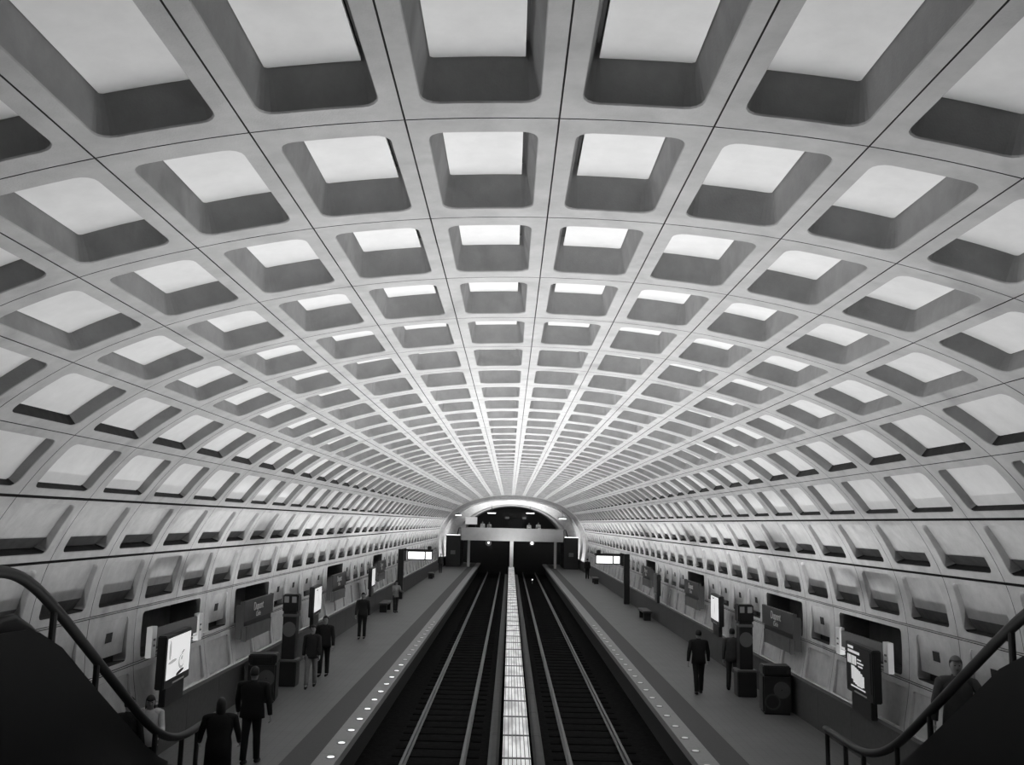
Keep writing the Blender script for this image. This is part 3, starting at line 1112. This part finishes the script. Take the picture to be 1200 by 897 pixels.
def person(loc, rz, label, H=1.75, top=0.02, legs=0.02, hair='short', hair_m='hair_dark', stride=0.0, lift=(0, 0),
           arms=((8, 6, 14), (8, -6, 14)), lean=0.0, head_tilt=0.0, shoe=0.012, wide=1.0, group=None, hem=0.84):
    """faces local -Y. arms: per side (outward deg, forward deg, elbow bend deg)"""
    t = thing('person', label, 'person', loc, rz, group)
    k = H / 1.76
    V = Vector

    def P(x, y, z):
        y2 = y - max(0, z - 0.95) * math.tan(math.radians(lean))
        return (x * k, y2 * k, z * k)
    L = {}
    st = math.radians(stride)
    for i, sx in ((0, -1), (1, 1)):
        a = st if i == 0 else -st
        hip = V((sx * 0.088, 0, 0.93))
        bend = math.radians(lift[i])
        knee = hip + V((sx * 0.01, -math.sin(a + bend * 0.5), -math.cos(a + bend * 0.5))) * 0.43
        ank = knee + V((0, -math.sin(a - bend), -math.cos(a - bend))) * 0.43
        L[i] = [hip, knee, ank]
    low = min(L[0][2].z, L[1][2].z)
    dz = 0.075 - low
    for i in L:
        L[i] = [p + V((0, 0, dz)) for p in L[i]]
    A = {}
    for i, sx in ((0, -1), (1, 1)):
        out, fw, eb = [math.radians(q) for q in arms[i]]
        sh = V((sx * 0.185 * wide, 0, 1.43 + dz))
        d1 = V((sx * math.sin(out), -math.sin(fw), -math.cos(out) * math.cos(fw))).normalized()
        el = sh + d1 * 0.29
        d2 = V((sx * math.sin(out) * 0.4, -math.sin(fw + eb), -math.cos(fw + eb))).normalized()
        wr = el + d2 * 0.25
        A[i] = [sh, el, wr, d2]
    z = dz
    nodes = [((0, 0, 0.97 + z), 0.135 * wide, 0.10), ((0, 0, 1.12 + z), 0.125 * wide, 0.09), ((0, 0.005, 1.30 + z), 0.15 * wide, 0.105),
             ((0, 0.01, 1.42 + z), 0.10, 0.075), ((0, 0.0, 1.50 + z), 0.052, 0.052), ((0, -0.012, 1.56 + z), 0.062, 0.070),
             ((0, -0.014, 1.635 + z), 0.073, 0.088), ((0, -0.004, 1.70 + z), 0.062, 0.075), ((0, 0.0, 1.735 + z), 0.03, 0.035)]
    edges = [(i, i + 1) for i in range(8)]
    ht = math.radians(head_tilt)
    for i in range(5, 9):
        p, a, b = nodes[i]
        q = V(p) - V((0, 0, 1.50 + z))
        q = V((q.x, q.y * math.cos(ht) - q.z * math.sin(ht), q.z * math.cos(ht) + q.y * math.sin(ht)))
        nodes[i] = (tuple(q + V((0, 0, 1.50 + z))), a, b)

    def add(p, a, b, to):
        nodes.append((tuple(p), a, b))
        edges.append((to, len(nodes) - 1))
        return len(nodes) - 1
    hc = V(nodes[6][0])
    add(hc + V((0, -0.098, -0.012)), 0.010, 0.014, 6)
    for sx in (-1, 1):
        add(hc + V((sx * 0.080, 0.01, 0)), 0.008, 0.02, 6)
    for i, sx in ((0, -1), (1, 1)):
        sh, el, wr, d2 = A[i]
        s0 = add(sh - V((sx * 0.012, 0, 0.015)), 0.044, 0.044, 3)
        e0 = add(el, 0.042, 0.042, s0)
        w0 = add(wr, 0.026, 0.028, e0)
        p0 = add(wr + d2 * 0.075, 0.030, 0.016, w0)
        side = V((0, -1, 0)) if abs(d2.y) < 0.8 else V((0, 0, 1))
        curl = V((-sx, 0, 0)) * 0.35
        for f in range(4):
            off = side * (0.028 - 0.018 * f)
            ln = (0.036, 0.042, 0.038, 0.030)[f]
            b0 = wr + d2 * 0.088 + off
            a1 = add(b0 + d2 * ln * 0.6, 0.0085, 0.0085, p0)
            a2 = add(b0 + (d2 + curl).normalized() * ln * 1.5, 0.008, 0.008, a1)
            add(b0 + (d2 + curl * 2.2).normalized() * ln * 2.1, 0.007, 0.007, a2)
        th = add(wr + d2 * 0.05 + side * 0.045, 0.010, 0.010, p0)
        add(wr + d2 * 0.085 + side * 0.06 - V((sx, 0, 0)) * 0.012, 0.008, 0.008, th)
        hp, kn, an = L[i]
        h0 = add(hp, 0.082, 0.088, 0)
        h1 = add((hp + kn) / 2, 0.070, 0.075, h0)
        k0 = add(kn, 0.052, 0.055, h1)
        c0 = add((kn * 0.6 + an * 0.4), 0.050, 0.056, k0)
        a0 = add(an, 0.034, 0.038, c0)
        add(an + V((0, -0.12, -0.042)), 0.035, 0.022, a0)
    sc = [(P(*p), a * k, b * k) for p, a, b in nodes]
    skin('body', sc, edges, M['skin'], t)
    def rings(mb, rs, n=16):
        prev = None
        for (p, a, b) in rs:
            c = V(P(*p))
            ring = mb.verts([c + V((a * k * math.cos(q), b * k * math.sin(q), 0)) for q in [2 * math.pi * i / n for i in range(n)]])
            if prev:
                mb.bridge(prev, ring)
            else:
                mb.face(ring[::-1])
            prev = ring
        mb.face(prev)
    # trousers
    mb = MB()
    rings(mb, [((0, 0, 0.86 + z), 0.150 * wide, 0.115), ((0, 0, 0.95 + z), 0.160 * wide, 0.122), ((0, 0, 1.05 + z), 0.150 * wide, 0.112)])
    for i in (0, 1):
        hp, kn, an = L[i]
        mb.tube([P(*p) for p in (hp, hp.lerp(kn, 0.3), hp.lerp(kn, 0.7), kn, kn.lerp(an, 0.3), kn.lerp(an, 0.7), an + V((0, 0, 0.01)))],
                [q * k for q in (0.098, 0.094, 0.080, 0.070, 0.070, 0.064, 0.062)], 14)
    mb.build('trousers', cloth(legs), t, smooth=True)
    # jacket
    mb = MB()
    wd = wide
    rings(mb, [((0, 0.0, hem + z), 0.185 * wd, 0.135), ((0, 0.0, 0.97 + z), 0.178 * wd, 0.130), ((0, 0.0, 1.10 + z), 0.162 * wd, 0.122),
               ((0, 0.003, 1.24 + z), 0.178 * wd, 0.130), ((0, 0.005, 1.36 + z), 0.195 * wd, 0.125), ((0, 0.008, 1.43 + z), 0.188 * wd, 0.105),
               ((0, 0.010, 1.475 + z), 0.130 * wd, 0.085), ((0, 0.008, 1.51 + z), 0.066, 0.062), ((0, 0.004, 1.53 + z), 0.060, 0.058)])
    for i in (0, 1):
        sh, el, wr, d2 = A[i]
        up = (sh - el).normalized()
        mb.tube([P(*p) for p in (V((0, 0.008, 1.425 + z)), sh.lerp(V((0, 0.008, 1.425 + z)), 0.4), sh + V((0, 0, -0.004)))], [0.085 * k, 0.08 * k, 0.068 * k], 14)
        mb.tube([P(*p) for p in (sh + up * 0.055, sh + up * 0.03, sh, sh.lerp(el, 0.5), el, el.lerp(wr, 0.5), wr)],
                [q * k for q in (0.02, 0.055, 0.070, 0.062, 0.057, 0.050, 0.043)], 14)
    mb.build('jacket', cloth(top), t, smooth=True)
    # shoes
    for i in (0, 1):
        an = L[i][2]
        mb = MB()
        mb.tube([P(*(an + V(q))) for q in ((0, 0.065, -0.035), (0, 0.04, -0.03), (0, -0.02, -0.03), (0, -0.10, -0.043), (0, -0.16, -0.050), (0, -0.185, -0.055))],
                [q * k for q in (0.02, 0.040, 0.044, 0.036, 0.030, 0.014)], 12)
        mb.build('shoe', cloth(shoe), t, smooth=True)
    # hair: a cap round the skull that leaves the face free
    hcs = V(P(*nodes[6][0]))
    bm = bmesh.new()
    bmesh.ops.create_uvsphere(bm, u_segments=20, v_segments=14, radius=1.0)
    kill = []
    for v in bm.verts:
        c = v.co
        if (c.y < -0.25 and c.z < 0.42) or (c.z < -0.55):
            kill.append(v)
    bmesh.ops.delete(bm, geom=kill, context='VERTS')
    for v in bm.verts:
        v.co = V((v.co.x * 0.086, v.co.y * 0.108 + 0.006, v.co.z * 0.118 + 0.028)) * k
    if hair == 'long':
        vs = [v for v in bm.verts if v.co.y > -0.01 * k and v.co.z < 0.02 * k]
        for v in vs:
            f = (0.02 * k - v.co.z) / (0.06 * k)
            v.co.z -= 0.17 * k * f
            v.co.x *= 1.0 + 0.12 * f
    me = bpy.data.meshes.new('hair')
    bm.to_mesh(me)
    bm.free()
    me.materials.append(M[hair_m])
    me.polygons.foreach_set('use_smooth', [True] * len(me.polygons))
    ho = bpy.data.objects.new('hair', me)
    C.objects.link(ho)
    ho.parent = t
    ho.location = hcs
    ho.rotation_euler.x = ht
    so = ho.modifiers.new('thick', 'SOLIDIFY')
    so.thickness = 0.008
    # eyes and mouth
    f = V((0, -0.080, 0))
    for sx in (-1, 1):
        b = MB()
        c = hcs + V((sx * 0.028, -0.079, 0.018)) * k
        b.lathe([(0.001, -0.008), (0.007, -0.005), (0.010, 0), (0.007, 0.005), (0.001, 0.008)], 10, c=tuple(c))
        b.build('eye', M['black'], t, smooth=True)
    b = MB()
    c = hcs + V((0, -0.080, -0.042)) * k
    b.tube([tuple(c + V((x, abs(x) * 0.3, 0))) for x in (-0.022, -0.01, 0, 0.01, 0.022)], [0.002, 0.005, 0.006, 0.005, 0.002], 8)
    b.build('mouth', M['board'], t, smooth=True)
    return t


PI = math.pi


def stair_z(y):
    i = int((y - STEP0) / RUN)
    return STEPZ - (i + 1) * RISE


person((-5.86, 27.0, 0), 0.10, 'person in dark jacket and light grey trousers walking towards the camera beside another', 1.74, 0.020, 0.17, stride=16, arms=((8, -14, 16), (8, 12, 18)))
person((-5.88, 28.9, 0), -0.05, 'person in dark coat and black trousers walking just behind the one in light trousers', 1.78, 0.014, 0.012, stride=5, arms=((10, 6, 30), (12, 4, 10)), wide=1.1)
person((-6.15, 37.9, 0), 0.05, 'person in open dark suit and pale shirt walking alone past the second poster box', 1.80, 0.018, 0.014, stride=4, wide=1.05)
person((-6.15, 48.8, 0), 0.6, 'person in a pale top leaning near the third left poster box', 1.62, 0.22, 0.03, stride=3, arms=((12, 30, 70), (12, 24, 60)), hair='long', head_tilt=12)
person((5.24, 27.3, 0), PI + 0.05, 'person in black suit seen from behind on the right platform, nearer the track', 1.80, 0.010, 0.010, stride=9, wide=1.12, arms=((14, 4, 10), (14, -6, 8)))
person((6.36, 27.9, 0), PI - 0.05, 'person in grey jacket seen from behind next to the right pylon', 1.80, 0.045, 0.03, stride=-10, wide=1.12)
person((6.16, 13.6, stair_z(13.6)), -0.25, 'person in grey open jacket climbing the right stair behind the handrail', 1.84, 0.06, 0.012, hair_m='hair_grey',
       arms=((16, 2, 12), (34, 12, 20)), stride=6, wide=1.1)
person((-6.47, 16.6, 0), 0.35, 'person with dark hair and a light top at the foot of the left stair', 1.66, 0.42, 0.02, hair='long',
       arms=((8, 26, 70), (8, 20, 60)), head_tilt=22, lean=6)
person((-6.38, 15.45, stair_z(15.4)), PI - 0.1, 'dark clothed person on the lowest steps of the left stair', 1.64, 0.010, 0.010)
person((-5.15, 16.3, 0), PI + 0.25, 'person in long black coat in the left foreground by the guard rail end', 1.66, 0.008, 0.008, wide=1.3, hem=0.55,
       arms=((16, 10, 30), (16, 14, 30)), hair='long')
person((-5.25, 18.7, 0), PI - 0.1, 'tall person in black coat and black trousers in front of the left bin', 1.82, 0.007, 0.007, wide=1.35, stride=7, arms=((14, -4, 12), (12, 8, 14)))
person((-6.6, 86.0, 0), 0.2, 'distant person holding a pale bag in front of the left escalator enclosure', 1.75, 0.05, 0.02, stride=8)
person((6.6, 82.0, 0), PI, 'distant dark person beside the right escalator enclosure', 1.75, 0.015, 0.012)
for i, (x, y, h, tp, lb) in enumerate(((-3.2, 98.9, 1.72, 0.70, 'in a pale top leftmost at the bridge parapet'), (-2.5, 99.2, 1.66, 0.45, 'in a grey top second from left at the bridge parapet'),
                                       (1.75, 98.9, 1.66, 0.80, 'in a white top just right of the kiosk at the bridge parapet'),
                                       (2.75, 99.3, 1.75, 0.65, 'in a light top rightmost at the bridge parapet'))):
    person((x, y, 3.10), 0.3 * (-1) ** i, 'distant person ' + lb, h, tp, 0.03)
